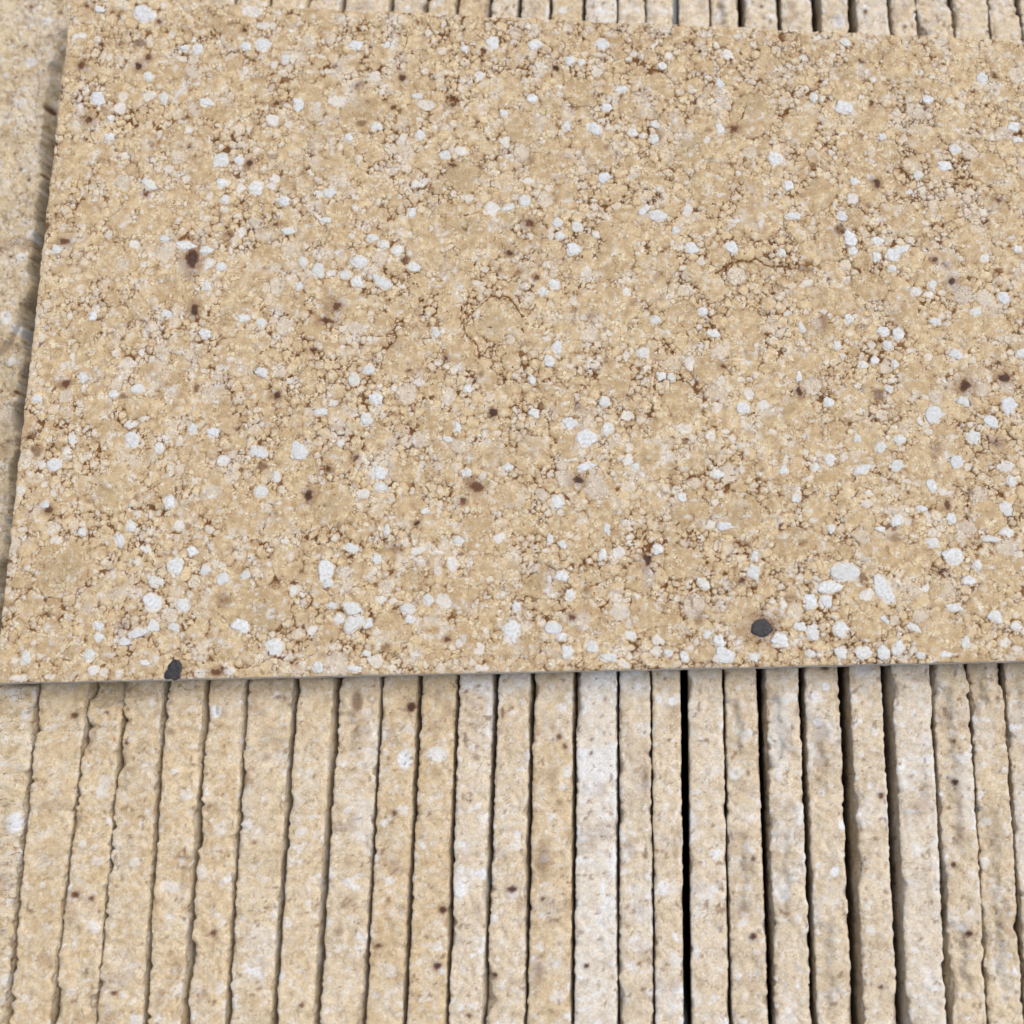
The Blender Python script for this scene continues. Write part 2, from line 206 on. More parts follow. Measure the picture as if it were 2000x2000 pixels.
# stains on the slab: x y rx ry kind(r rust, d dark iron, b brown grain, o olive, s soft rust)
STAINS = """478 60 6 6 d;456 45 6 6 s;272 128 8 7 d;288 113 7 7 r;273 84 16 10 b;159 129 9 8 r;311 43 6 5 r;198 87 6 5 r;168 10 6 5 r;232 30 4 3 r;205 216 8 7 s;172 233 10 9 r;486 318 8 7 d;369 287 4 4 r;286 378 7 5 r;125 472 12 8 r;377 505 15 21 d;448 458 12 9 b;540 439 8 4 r;539 204 6 5 r;139 391 9 9 o;786 154 8 7 d;776 133 4 3 r;885 204 7 6 r;882 190 7 6 r;769 210 5 5 r;716 199 5 4 s;1086 133 6 6 d;930 237 4 4 r;883 323 11 5 r;1036 314 8 7 s;703 166 12 9 s;706 241 13 8 b;1033 435 10 9 r;995 493 8 7 d;1372 142 5 4 r;1360 211 7 7 s;1435 251 10 7 r;1185 286 6 6 s;1383 255 6 6 s;1390 314 7 6 s;1486 305 6 5 s;1588 323 9 8 b;1290 264 6 14 s;1681 120 6 4 r;1943 149 7 6 r;1713 358 7 10 d;1640 449 14 14 b;1703 202 5 9 r;1807 212 4 4 r;1952 391 10 5 r;1927 432 4 4 r;1695 401 7 6 s;1782 166 20 17 o;1636 140 12 9 o;
380 605 9 13 d;127 749 10 6 r;57 852 6 6 r;71 880 13 11 b;384 759 6 9 b;466 838 6 6 r;102 869 6 5 s;241 774 11 5 b;541 772 9 8 d;659 598 10 9 r;652 596 22 22 s;792 506 12 8 b;640 626 17 7 r;870 701 6 6 r;963 806 8 8 d;941 730 7 6 s;976 524 6 5 s;695 895 7 6 r;642 916 6 6 r;510 911 12 9 b;611 684 9 5 r;799 723 4 4 r;931 950 15 13 r;1049 541 6 6 r;1012 533 9 8 s;1129 794 8 10 s;1155 616 11 8 s;1129 937 12 9 d;1236 592 8 6 s;1412 714 8 6 r;1494 613 7 6 s;1269 893 18 13 o;1228 776 6 7 s;1124 605 8 6 s;1342 538 15 12 o;1860 550 9 10 d;1823 506 6 5 r;1848 519 9 7 s;1884 752 13 13 d;1962 737 12 10 d;1715 770 14 12 b;1562 764 7 10 d;1519 557 8 6 s;1952 709 6 5 r;1831 874 12 10 s;1950 861 14 13 s;1570 525 20 8 s;1609 631 10 20 s;96 995 9 7 r;176 978 8 6 s;269 971 8 6 s;437 1172 14 11 s;237 1222 8 7 s;422 1311 13 6 r;23 1178 7 5 s;96 1201 12 4 s;308 994 15 12 o;
814 1022 7 6 d;904 980 6 5 r;603 968 8 11 d;755 1266 8 7 s;873 1250 7 6 r;539 1000 6 5 s;590 1115 6 5 s;772 1071 14 9 s;810 1128 24 20 o;1264 1095 7 14 d;1145 1154 10 8 s;1116 1207 7 6 r;1200 999 5 4 s;1450 1061 17 8 s;1450 1132 8 6 r;1391 1294 9 6 s;1365 1209 12 10 s;1060 1131 28 26 o;1725 1007 7 6 s;1570 1059 8 7 s;1848 986 6 10 r;1842 1117 12 5 r;1746 1051 12 8 s;1685 1127 9 8 b;1541 1165 11 8 s;1743 940 6 5 s;1893 960 8 6 s;965 635 30 26 o;905 445 26 20 o;1350 285 26 22 o;900 345 30 18 o;1470 200 30 24 o;120 1110 40 30 o;210 960 30 22 o;640 990 26 22 o;520 1210 30 26 o;1350 350 20 16 o;700 210 28 20 o;1440 1010 24 22 o;610 250 24 20 o"""
STAINS = [(float(a), float(b), float(c), float(d), k) for a, b, c, d, k in (s.split() for s in STAINS.replace('\n', '').split(';') if s.strip())]
# the large smooth grains: x y r crack
LARGE = """457 72 38 .6;273 280 42 .5;430 215 34 .3;300 425 44 .4;520 512 40 .5;700 225 50 .3;905 345 42 .3;985 175 44 .3;870 430 38 .4;945 452 46 .9;965 625 50 .7;890 560 40 .5;830 490 44 .4;900 690 34 .5;790 700 46 .7;850 830 36 .5;1200 505 46 .6;1170 300 38 .4;1350 290 42 .3;1385 368 52 .9;1470 225 52 .8;1480 425 50 .6;1200 600 44 .5;1455 640 46 .6;1600 380 40 .5;1760 425 46 .6;1700 230 42 .4;1570 715 44 .7;1620 480 38 .7;1840 520 46 .3;1440 1005 52 .5;1350 1000 40 .4;1060 1140 46 .5;1090 780 44 .4;1040 885 46 .6;1550 1065 46 .7;800 1000 38 .3;650 985 46 .2;520 1185 54 .3;120 1110 62 .2;220 960 46 .4;560 1100 36 .4;760 1235 42 .3;850 1235 42 .3;1450 1205 42 .4;1700 1220 40 .4;1830 1250 46 .4;1730 1070 40 .6;165 640 34 .2;230 620 30 .3;180 700 36 .3;340 760 36 .4;420 790 40 .3;470 700 40 .5;610 640 30 .4;480 560 36 .3;330 560 32 .4;190 800 36 .3;220 850 32 .3;640 320 40 .4;600 190 36 .3;660 430 40 .4;740 360 34 .4;1020 250 44 .3;1060 330 38 .4;1130 180 40 .5;1240 210 40 .5;1290 170 38 .4;1560 250 42 .5;1500 130 36 .6;1650 150 36 .4;1760 130 44 .3;1860 240 44 .5;1930 330 46 .4;1800 270 38 .6;1700 330 34 .4;1900 470 44 .5;1960 440 40 .5;1640 590 36 .7;1700 560 40 .5;1600 650 34 .4;1760 600 44 .3;1890 650 40 .3;1950 640 36 .4;1660 790 44 .6;1560 810 38 .6;1790 740 40 .4;1680 860 38 .5;1850 860 36 .5;1800 900 38 .5;1280 900 44 .5;1330 780 42 .4;1200 740 42 .5;1270 560 36 .6;1390 560 38 .5;1330 620 40 .5;1110 640 34 .6;1380 720 40 .6;1250 1130 38 .6;1160 1140 40 .6;1180 1000 36 .6;1000 980 38 .5;930 1040 36 .6;900 1160 36 .7;960 1200 36 .5;1330 1100 36 .5;1600 1000 40 .6;1680 1020 36 .5;1790 1100 36 .5;1930 1010 38 .5;1950 1110 38 .4;1840 1160 34 .4;1920 1180 36 .4;1260 1200 36 .5;1150 1210 36 .6;1310 1230 34 .5;420 960 40 .3;470 1010 40 .3;400 1180 34 .3;280 1290 34 .3;100 1250 38 .2;220 1150 36 .2;450 1260 36 .4;560 1000 38 .3;700 1030 36 .4;400 330 36 .3;340 270 34 .3;130 330 34 .3;170 420 36 .3;590 820 34 .4;660 900 34 .5;740 860 34 .5;790 920 34 .4"""
LARGE = [tuple(float(q) for q in s.split()) for s in LARGE.split(';')]

KIND = {'r': (0.95, 0.22, 0), 'd': (0.97, 0.62, 0), 'b': (0.68, 0.08, 0.2), 'o': (0, 0, 0.42), 's': (0.55, 0, 0.15)}
def paint_stains(stain, X, Y, gx, gy, lst, WX, WY):
    """lst rows: x y rx ry kind in mm; soft-edged spots"""
    for (x, y, rx, ry, k) in lst:
        R = max(rx, ry)*(2.4 if k in 'dr' else 1.7)
        i0, i1 = np.searchsorted(gx, [x-R, x+R]); j0, j1 = np.searchsorted(gy, [y-R, y+R])
        if i1 <= i0 or j1 <= j0: continue
        w = (slice(j0, j1), slice(i0, i1))
        q = np.sqrt(((WX[w]-x)/rx)**2+((WY[w]-y)/ry)**2)
        a = KIND[k]
        core = 1-sm(0.55, 1.15, q) if k in 'drb' else 1-sm(0.1, 1.6, q)
        halo = (1-sm(0.6, 2.3, q))*(0.48 if k in 'dr' else 0)
        stain[w][..., 0] = np.maximum(stain[w][..., 0], np.maximum(core*a[0], halo))
        stain[w][..., 1] = np.maximum(stain[w][..., 1], (1-sm(0.35, 0.95, q))*a[1])
        stain[w][..., 2] = np.maximum(stain[w][..., 2], core*a[2])

# ------------------------------------------------------------------ ground
TH = 16.0                                                   # slab thickness, mm
ZT = -TH-0.4                                                # mean level of the tile tops, mm
TILE_H = 300.0
g = mesh_from('ground', [(-20, -20, 0), (20, -20, 0), (20, 20, 0), (-20, 20, 0)], [(0, 1, 2, 3)], M_FLOOR)
og = tag(link('ground', g), 'plain grey floor under the row of upright tiles', kind='structure'); og.location.z = (ZT-TILE_H-3)/1000

# ------------------------------------------------------------------ slab outline
LT, LB = at(139, -6), at(-12, 1334)
RT, RB = at(2000, 79), at(2000, 1291)
def extend(a, b, L):
    d = math.hypot(b[0]-a[0], b[1]-a[1]); return (a[0]+(b[0]-a[0])*L/d, a[1]+(b[1]-a[1])*L/d)
SLAB_L = 560.0
RT2, RB2 = extend(LT, RT, SLAB_L-18), extend(LB, RB, SLAB_L+10)
SW = SLAB_L; SHT = 0.5*(math.dist(LT, LB)+math.dist(RT2, RB2))
def quad(a, b):
    return tuple(LB[i]*(1-a)*(1-b)+RB2[i]*a*(1-b)+LT[i]*(1-a)*b+RT2[i]*a*b for i in (0, 1))
def unquad(x, y):
    a = b = 0.5
    for _ in range(12):
        p = quad(a, b); e = 1e-4
        pa = quad(a+e, b); pb = quad(a, b+e)
        J = np.array([[(pa[0]-p[0])/e, (pb[0]-p[0])/e], [(pa[1]-p[1])/e, (pb[1]-p[1])/e]])
        d = np.linalg.solve(J, [x-p[0], y-p[1]]); a += d[0]; b += d[1]
    return a, b
def slab_uv(u, v):
    a, b = unquad(*at(u, v)); return a*SW, b*SHT

# ------------------------------------------------------------------ upright tiles
# joints between neighbours, left to right: photo x at the back (y 30), in front of the slab (y 1320), at the bottom (y 2000); width there (px)
GAPS = [(240, 76, 11, 9, 12), (326, 175, 97, 7, 8), (386, 244, 186, 6, 7), (455, 323, 281, 11, 13), (524, 405, 358, 12, 13), (600, 484, 442, 8, 12),
        (668, 577, 533, 12, 15), (761, 658, 617, 17, 16), (833, 746, 710, 9, 11), (891, 820, 789, 11, 13), (955, 894, 872, 10, 11), (1013, 968, 944, 15, 9),
        (1074, 1040, 1026, 13, 9), (1140, 1123, 1118, 12, 11), (1206, 1207, 1207, 9, 9), (1261, 1271, 1278, 5, 7), (1320, 1336, 1343, 18, 18), (1387, 1413, 1427, 6, 8),
        (1448, 1486, 1508, 20, 18), (1522, 1566, 1591, 14, 14), (1595, 1649, 1676, 25, 25), (1665, 1732, 1764, 23, 23), (1738, 1821, 1855, 9, 14), (1791, 1893, 1930, 6, 6),
        (1862, 1962, 2003, 8, 10), (1932, 2042, 2085, 8, 10), (1994, 2115, 2165, 8, 10), (2065, 2190, 2245, 8, 10)]
YB, YF, YK, YT = at(1000, 2000, ZT)[1], at(1000, 1335, ZT)[1], at(1000, 10, ZT)[1], at(1000, 0, ZT)[1]
Y0, Y1 = YB-55, YT+60
STN = np.concatenate([np.arange(Y0, YB-4, 2.2), np.arange(YB-4, YF+8, 0.8), np.arange(YF+8, YK-30, 13.0), np.arange(YK-30, YT+4, 0.7), np.arange(YT+4, Y1, 2.2), [Y1]])
DEP = np.array([0.4, 1.0, 1.8, 2.9, 4.4, 6.5, 9.5, 14, 25, 80, TILE_H])
LEAN = 0.105                                               # the tiles lean: feet a little to the right of their tops
def curve(gap, side):
    """edge of a tile along a joint: parabola through three points, mm"""
    pts = []
    for u, v, w in ((gap[0], 30, gap[3]*0.8), (gap[1], 1320, gap[3]), (gap[2], 2000, gap[4])):
        x, y = at(u+side*w*0.5*(0.88 if u < 1290 else 0.95), v, ZT); pts.append((y, x))
    return np.polyfit([p[0] for p in pts], [p[1] for p in pts], 2)
TILE_STAINS = """803 1380 12 12 d;1000 1738 13 9 d;865 1778 9 8 d;855 1887 10 8 d;145 1748 10 9 r;178 1755 6 6 r;415 1822 8 8 r;246 1451 6 5 r;222 1940 6 6 r;145 1397 11 8 r;209 1392 6 5 r;108 1910 9 7 r;589 1964 6 6 r;769 1589 7 7 r;1092 1440 7 7 r;1103 1458 5 5 r;1093 1567 8 7 s;739 1848 9 7 r;1145 1887 7 6 d;1123 1839 8 8 o;1226 1640 9 12 o;915 1986 6 5 r;967 1904 7 6 r;1060 1757 6 6 r;1155 1472 4 4 r;1471 1830 9 8 d;1472 1679 6 6 r;1721 1554 8 8 r;1865 1448 6 6 r;1867 1528 7 9 d;1863 1690 8 7 d;1893 1824 8 8 d;1900 1936 11 12 o;1611 1304 10 7 r;1732 1742 6 6 s;1721 1928 6 6 r;697 1370 14 26 b;1690 22 6 6 r;1488 12 4 5 r;1768 52 6 5 r;1930 60 5 5 r;89 206 9 10 s;40 330 5 4 r;60 420 5 5 s;20 500 6 5 r;50 90 5 4 r;30 150 4 4 r;10 280 5 5 s;55 350 4 4 r;20 760 6 5 r;40 1120 7 6 r;12 1000 6 6 s;70 560 7 6 s;89 206 7 8 r;60 12 6 5 r;116 22 8 6 b;75 183 3 3 r;86 266 3 3 r;660 1820 10 8 s;520 1480 9 8 s;1640 1450 8 8 s;1050 1900 14 30 s;1060 1680 16 40 s;1560 1390 8 14 s;930 1480 8 7 s;1260 1520 9 30 s;1500 1600 7 9 s;330 1430 10 8 s;150 1600 10 14 s;480 1520 8 20 s"""
TILE_STAINS = [(*at(float(a), float(b), ZT), float(c)*PX*.95, float(d)*PX*.95, k) for a, b, c, d, k in (s.split() for s in TILE_STAINS.split(';'))]
TILE_WHITES = """421 1390 13 14 1;48 1395 10 12 .8;28 1608 20 24 1;790 1483 17 22 1;853 1474 25 18 .8;1313 1370 10 11 1;1287 1366 9 13 .8;1613 1341 10 11 1;1630 1703 10 11 1;1645 1612 8 10 1;1560 1790 10 9 .6;1290 1930 10 12 .7;760 1720 12 10 .7;640 1640 10 12 .6;1350 1600 8 20 .8;1010 1630 8 10 .8;1620 1420 8 10 .7;1690 1310 26 16 .7;1480 1900 9 10 .6;1790 1660 12 16 .7;1360 1860 8 16 .8;1820 1910 16 18 .6;60 120 18 14 .7;40 200 16 12 .6;30 640 16 12 .8;50 680 12 10 .8;10 620 12 18 .8;36 820 14 8 .7;10 700 10 12 .7;40 500 12 10 .8;90 40 18 10 .6;1640 40 18 20 .8;1100 20 10 10 .7;1790 30 10 10 .6;260 1990 8 16 .6"""
TILE_WHITES = [(*at(float(a), float(b), ZT), float(c)*PX*.95, float(d)*PX*.95, float(e)) for a, b, c, d, e in (s.split() for s in TILE_WHITES.replace('\n', '').split(';'))]

def build_tile(name, eL, eR, seed, pale, tone, rough, chips=(), step=None, ncol=21, grey=0.0, gl=0.0, gr_=0.0, jstr=0.75, mat=None):
    r = np.random.RandomState(seed)
    y = STN; n = len(y)
    xl = np.polyval(eL, y); xr = np.polyval(eR, y); wid = float(np.mean(xr-xl))
    tt = np.linspace(0, 1, ncol); tt = tt+0.35*(np.sin(2*np.pi*tt)/(-2*np.pi))*1.0     # columns closer together at the edges
    if step is not None:                                     # and along the broken step beside the slab
        tt = np.concatenate([np.linspace(0, wid-44, 44), np.arange(wid-43.7, wid-25, 0.28), np.linspace(wid-24.5, wid, 14)])/wid
        ncol = len(tt)
    U = np.concatenate([-DEP[::-1], tt*wid, wid+DEP]); nd = len(DEP); m = len(U)
    gu = np.concatenate([-np.minimum(DEP, 60)[::-1]-np.arange(nd)[::-1]*1e-3, tt*wid, wid+np.minimum(DEP, 60)+np.arange(nd)*1e-3])
    UU, YY = np.meshgrid(gu, y)
    ox = seed*37.0
    WX = UU+(fbm(UU+ox, YY, 2.4, 3)-0.5)*1.5; WY = YY+(fbm(UU+ox, YY, 2.4, 9)-0.5)*1.5
    low = np.zeros((n, m))
    for (cy, half, depth, side) in chips:                    # bigger broken places: y mm, half length, depth, side -1 left 0 whole 1 right
        f = 1-sm(half*0.75, half, np.abs(y-cy+(fbm(y, y*0+ox, 3, 41)-.5)*2))
        if side == 0:
            q_ = np.abs(YY-cy+(np.clip(UU/wid, 0, 1)-0.5)*4.5*(1 if seed % 2 else -1)+(fbm(UU+ox, YY, 6, 41)-.5)*9)
            low += (1-sm(half*0.55, half*1.1, q_))*depth*(0.7+0.6*fbm(UU+ox, YY, 4, 42))
        else:
            tfrac = np.clip(gu/wid, 0, 1)[None, :]; s = tfrac if side > 0 else 1-tfrac
            low += f[:, None]*depth*sm(0.35, 0.75, s+(fbm(UU, YY, 4, 43)-.5)*0.4)
    if step is not None: low += step(UU, YY, xl[:, None])
    UT = UU+low if step is not None else UU                 # texture runs on down the broken faces
    # grains in view only
    def scatter(ya, yb):
        A = (yb-ya)*(wid+30)
        k = int(A/5.0); s = np.clip(np.exp(r.normal(0.05, 0.45, k)), 0.45, 3.2)
        return np.stack([r.uniform(-15, wid+15, k), r.uniform(ya, yb, k), s*r.uniform(.8, 1.35, k), s, r.uniform(0, 3.14, k)], 1)
    G = np.concatenate([scatter(YB-20, YF+8), scatter(YK-30, YT+20)])
    best, sec, idx = grain_field(gu, y, WX, WY, G, 1.6)
    edge = np.clip(sec-best, 0, 9)
    ok = idx >= 0
    gr = r.rand(len(G)+1, 3)[idx]
    joint = np.exp(-(edge/0.30)**2)*ok
    jm = sm(0.45, 0.72, fbm(UU+ox, YY, 7, 14))
    void = sm(0.15, 0.8, best)*ok*(best < 8)
    # relief
    hill = (fbm(UT+ox, YY, 14, 20)-0.5)*1.0*rough+(fbm(UT+ox, YY, 3.2, 24)-0.5)*(0.8 if step is None else 1.3)*rough
    dome = np.clip(1-np.exp(-edge/0.5), 0, 1)
    rel = hill+(dome-0.8)*0.42*rough-void*0.5*rough
    rel = np.where(ok | (np.abs(UU) > 0), rel, 0)
    # edges: jagged, with chips
    jl = ((fbm(np.full(n, ox+3.), y, 5.0, 30, 4)-0.5)*0.9+(vn(np.full(n, ox+5.), y, 1.7, 31)-0.5)*0.8)*rough; jr = ((fbm(np.full(n, ox+91.), y, 5.0, 33, 4)-0.5)*0.9+(vn(np.full(n, ox+95.), y, 1.7, 34)-0.5)*0.8)*rough
    cl = sm(0.66, 0.86, fbm(np.full(n, ox+7.), y, 16, 36, 2))*1.7*rough; cr = sm(0.66, 0.86, fbm(np.full(n, ox+57.), y, 16, 39, 2))*1.7*rough
    for side in (cl, cr):                                    # distinct small bites out of the arris
        for _ in range(26):
            c_ = r.uniform(Y0, Y1); h_ = r.uniform(0.8, 4.5); k_ = r.uniform(0.25, 1.0); d_ = np.where(y > c_, (y-c_)/h_, (c_-y)/(h_*k_)); side += np.clip(1-d_, 0, 1)**0.8*r.uniform(0.2, 1.5)*rough
    V = np.zeros((n, m, 3))
    a = slice(nd, nd+ncol)
    tcol = tt[None, :]
    V[:, a, 0] = (xl+jl+cl)[:, None]*(1-tcol)+(xr+jr-cr)[:, None]*tcol
    dl = tt*wid; drr = (1-tt)*wid
    rnd = -0.55*np.exp(-dl/0.55)-0.55*np.exp(-drr/0.55)
    V[:, a, 2] = ZT+rel[:, a]+rnd[None, :]-low[:, a]-0.35-(cl[:, None]*0.6*np.exp(-dl/2.0)[None, :]+cr[:, None]*0.6*np.exp(-drr/2.0)[None, :])
    for sgn, sl, ex, jj, cc, ref in ((-1, slice(0, nd), xl, jl, cl, nd), (1, slice(nd+ncol, m), xr, jr, -cr, nd+ncol-1)):
        dp = (DEP[::-1] if sgn < 0 else DEP)[None, :]
        fade = np.exp(-dp/5.0)
        V[:, sl, 0] = ex[:, None]+(jj+cc)[:, None]*fade+sgn*(rel[:, sl]*0.8*np.exp(-dp/60)+0.25*(1-np.exp(-dp/0.6))+(gl if sgn < 0 else gr_)*sm(2.5, 14.0, dp))
        z = np.minimum(ZT-dp, V[:, ref, 2][:, None]-dp*0.6)
        V[:, sl, 2] = np.where(dp > 60, ZT-dp, z)
    V[:, :, 1] = y[:, None]
    V[:, :, 0] += np.maximum(ZT-V[:, :, 2], 0)*LEAN
        # look
    grain = np.ones((n, m, 4)); stain = np.zeros((n, m, 4))
    blot = fbm(UT+ox, YY, 6.5, 47); sp = fbm(UT+ox, YY, 2.2, 50)
    grain[..., 0] = np.clip(0.45+tone+(gr[..., 0]-0.5)*0.35+(blot-0.5)*1.9, 0, 1)
    wh = pale+0.45*sm(0.55, 0.8, sp)+0.55*(gr[..., 1] > 0.9)*sm(0.0, 0.3, -best)+(0.22+min(pale, 0.25))*sm(0.55, 0.75, fbm(UT+ox, YY, 11, 53))
    grain[..., 1] = np.clip(wh*0.8, 0, 0.95)
    grain[..., 2] = np.clip(jm*jstr, 0, 0.9); grain[..., 3] = np.clip(edge+0.10, 0, 1.5)
    stain[..., 2] = np.clip(grey*sm(0.4, 0.7, fbm(UT+ox, YY, 9, 56))+0.25*sm(0.6, 0.8, blot), 0, 0.6)
    stain[..., 0] = np.clip(0.75*sm(0.76, 0.88, fbm(UT+ox, YY, 2.6, 59, 2))+0.25*sm(0.62, 0.78, fbm(UT+ox, YY, 8, 62)), 0, .6)
    XW = V[:, :, 0]-np.maximum(ZT-V[:, :, 2], 0)*LEAN
    xm = float(np.mean(xl))
    for lst, kind in ((TILE_STAINS, 's'), (TILE_WHITES, 'w')):
        for q in lst:
            j0, j1 = np.searchsorted(y, [q[1]-q[3]*2.6, q[1]+q[3]*2.6])
            if j1 <= j0: continue
            dx = XW[j0:j1]-q[0]+(WX-UU)[j0:j1]*0.5
            if np.min(np.abs(dx[:, a])) > q[2]*1.2: continue
            d = np.sqrt((dx/q[2])**2+((WY[j0:j1]-q[1])/q[3])**2)
            # only the tile that carries the spot's centre
            jc = (j0+j1)//2
            if not (XW[jc, nd]-0.6 <= q[0] <= XW[jc, nd+ncol-1]+0.6): continue
            if kind == 's':
                k = KIND[q[4]]; core = 1-sm(0.5, 1.2, d) if q[4] in 'drb' else 1-sm(0.1, 1.6, d)
                stain[j0:j1, :, 0] = np.maximum(stain[j0:j1, :, 0], np.maximum(core*k[0], (1-sm(.6, 2.3, d))*(0.3 if q[4] in 'dr' else 0)))
                stain[j0:j1, :, 1] = np.maximum(stain[j0:j1, :, 1], (1-sm(0.35, 1.0, d))*k[1])
                stain[j0:j1, :, 2] = np.maximum(stain[j0:j1, :, 2], core*k[2]*1.2)
            else:
                grain[j0:j1, :, 1] = np.maximum(grain[j0:j1, :, 1], (1-sm(0.65, 1.1, d))*q[4])
    base = np.array([float(np.mean(XW)), float(y.mean()), ZT-TILE_H])
    P = (V.reshape(-1, 3)-base)/1000.0
    ii = np.arange(n*m).reshape(n, m)
    nxt = np.roll(ii, -1, axis=1)
    F = np.stack([ii[:-1], nxt[:-1], nxt[1:], ii[1:]], -1).reshape(-1, 4)
    me = mesh_from(name, P, F, mat or M_TILE, {'grain': grain, 'stain': stain}, [list(ii[0][::-1]), list(ii[-1])])
    o = link(name, me); o.location = base/1000.0
    return o

# the thick block at the left end
gA = GAPS[0]
eR = curve(gA, -1); eL = eR.copy(); eL[-1] -= 62.0
sx, sy = at(82, 560, ZT); tx, ty = at(10, 665, ZT); ux, uy = at(30, 1050, ZT)
def block_step(UU, YY, xl):
    X = xl+UU
    line = sy+(X-sx)*(ty-sy)/(tx-sx)+(fbm(UU, YY, 6, 44)-0.5)*7
    d = line-YY
    e = X-(LB[0]+(YY-LB[1])*(LT[0]-LB[0])/(LT[1]-LB[1]))+(fbm(YY*0+3.0, YY, 11, 46, 4)-0.5)*9
    drop = 30.0*np.clip((e+13.2)/2.4, 0, 1)**0.8*(0.25+0.75*sm(at(0, 150, ZT)[1], at(0, 520, ZT)[1], YY))*sm(at(0, 40, ZT)[1], at(0, 150, ZT)[1], YY)*sm(at(0, 1345, ZT)[1], at(0, 1290, ZT)[1], YY)
    return drop+5.0*sm(0, 1.6, d)*(1-sm(sy-uy-25, sy-uy+25, d))+1.4*sm(0.45, 0.75, fbm(UU, YY, 7, 45))*sm(0, 3, d)*(1-sm(sy-uy, sy-uy+40, d))
# this block needs fine stations along its whole length, since it shows beside the slab
_S = STN; STN = np.concatenate([np.arange(Y0, YB-4, 2.2), np.arange(YB-4, YT+4, 0.7), np.arange(YT+4, Y1, 2.2), [Y1]])
_YF, _YK = YF, YK; YF, YK = 0.5*(YF+YK)-8, 0.5*(YF+YK)+30
ob = build_tile('stone_block', eL, eR, 3, 0.02, 0.0, 1.15, step=block_step, ncol=120, grey=0.15, gr_=0.8, jstr=1.5, mat=M_BLOCK)
STN = _S; YF, YK = _YF, _YK
tag(ob, 'thick pale limestone block with a broken step, beside the left edge of the flat slab', 'stone block')

#        pale  tone  rough grey   label
TILES = [(0.00, 0.05, 1.0, 0.15, 'rough tan upright tile next to the thick block, first tile of the row'),
         (0.00, 0.05, 1.2, 0.15, 'upright tile with its top broken away at the slab, second from the block'),
         (0.04, 0.05, 1.2, 0.15, 'cream upright tile with a ragged left edge, third from the thick block'),
         (0.00, 0.10, 0.9, 0.00, 'tan cream upright tile with a small notch in its right edge, fourth from block'),
         (0.00, 0.00, 0.9, 0.00, 'tan upright tile with one round white grain near the slab, fifth from block'),
         (0.10, 0.20, 0.9, 0.35, 'pale greyish upright tile, sixth from the thick block'),
         (0.08, 0.15, 0.7, 0.05, 'smooth pale cream upright tile, seventh from the thick block'),
         (0.15, 0.10, 1.1, 0.15, 'upright tile with a long brown patch at the slab, eighth from block'),
         (0.00, -0.10, 0.9, 0.10, 'tan upright tile with a large black iron spot near the slab, ninth from block'),
         (0.00, -0.12, 0.9, 0.05, 'brownish upright tile with a white patch and dark spots low down, tenth from block'),
         (0.25, 0.25, 0.9, 0.00, 'pale cream upright tile with a scalloped left edge, eleventh from block'),
         (0.18, 0.20, 1.0, 0.10, 'pale upright tile with one dark double spot halfway down, twelfth from block'),
         (0.05, 0.00, 0.8, 0.10, 'yellowish tan upright tile just left of the whitest tile'),
         (0.52, 0.40, 0.8, 0.00, 'whitest upright tile in the row, almost chalk white'),
         (0.18, 0.20, 0.9, 0.35, 'cream and grey upright tile just right of the whitest tile'),
         (0.12, 0.15, 0.7, 0.00, 'narrow peach cream upright tile on the left of the black straight gap'),
         (0.18, 0.20, 0.6, 0.10, 'cream upright tile on the right of the black straight gap'),
         (0.10, 0.12, 0.9, 0.20, 'cream upright tile with one dark spot low down, second right of the black gap'),
         (0.18, 0.20, 1.1, 0.30, 'cream upright tile with a greyish left side, third right of the black gap'),
         (0.12, 0.15, 1.0, 0.20, 'cream upright tile with white dots, left of the wider of two brown gaps'),
         (0.15, 0.15, 0.9, 0.20, 'upright tile with a grey patch at the slab, between the two wide brown gaps'),
         (0.30, 0.25, 0.9, 0.15, 'pale upright tile right of the two wide brown gaps'),
         (0.10, 0.15, 1.0, 0.15, 'cream upright tile with a line of four dark spots, near the right side'),
         (0.05, 0.05, 1.1, 0.25, 'tan upright tile right of the tile with four dark spots'),
         (0.10, 0.10, 1.1, 0.15, 'upright tile cut by the right edge of the picture in front of the slab'),
         (0.12, 0.10, 1.1, 0.15, 'upright tile seen only behind the slab, second from the right edge'),
         (0.12, 0.10, 1.0, 0.15, 'upright tile seen only behind the slab, at the right edge')]
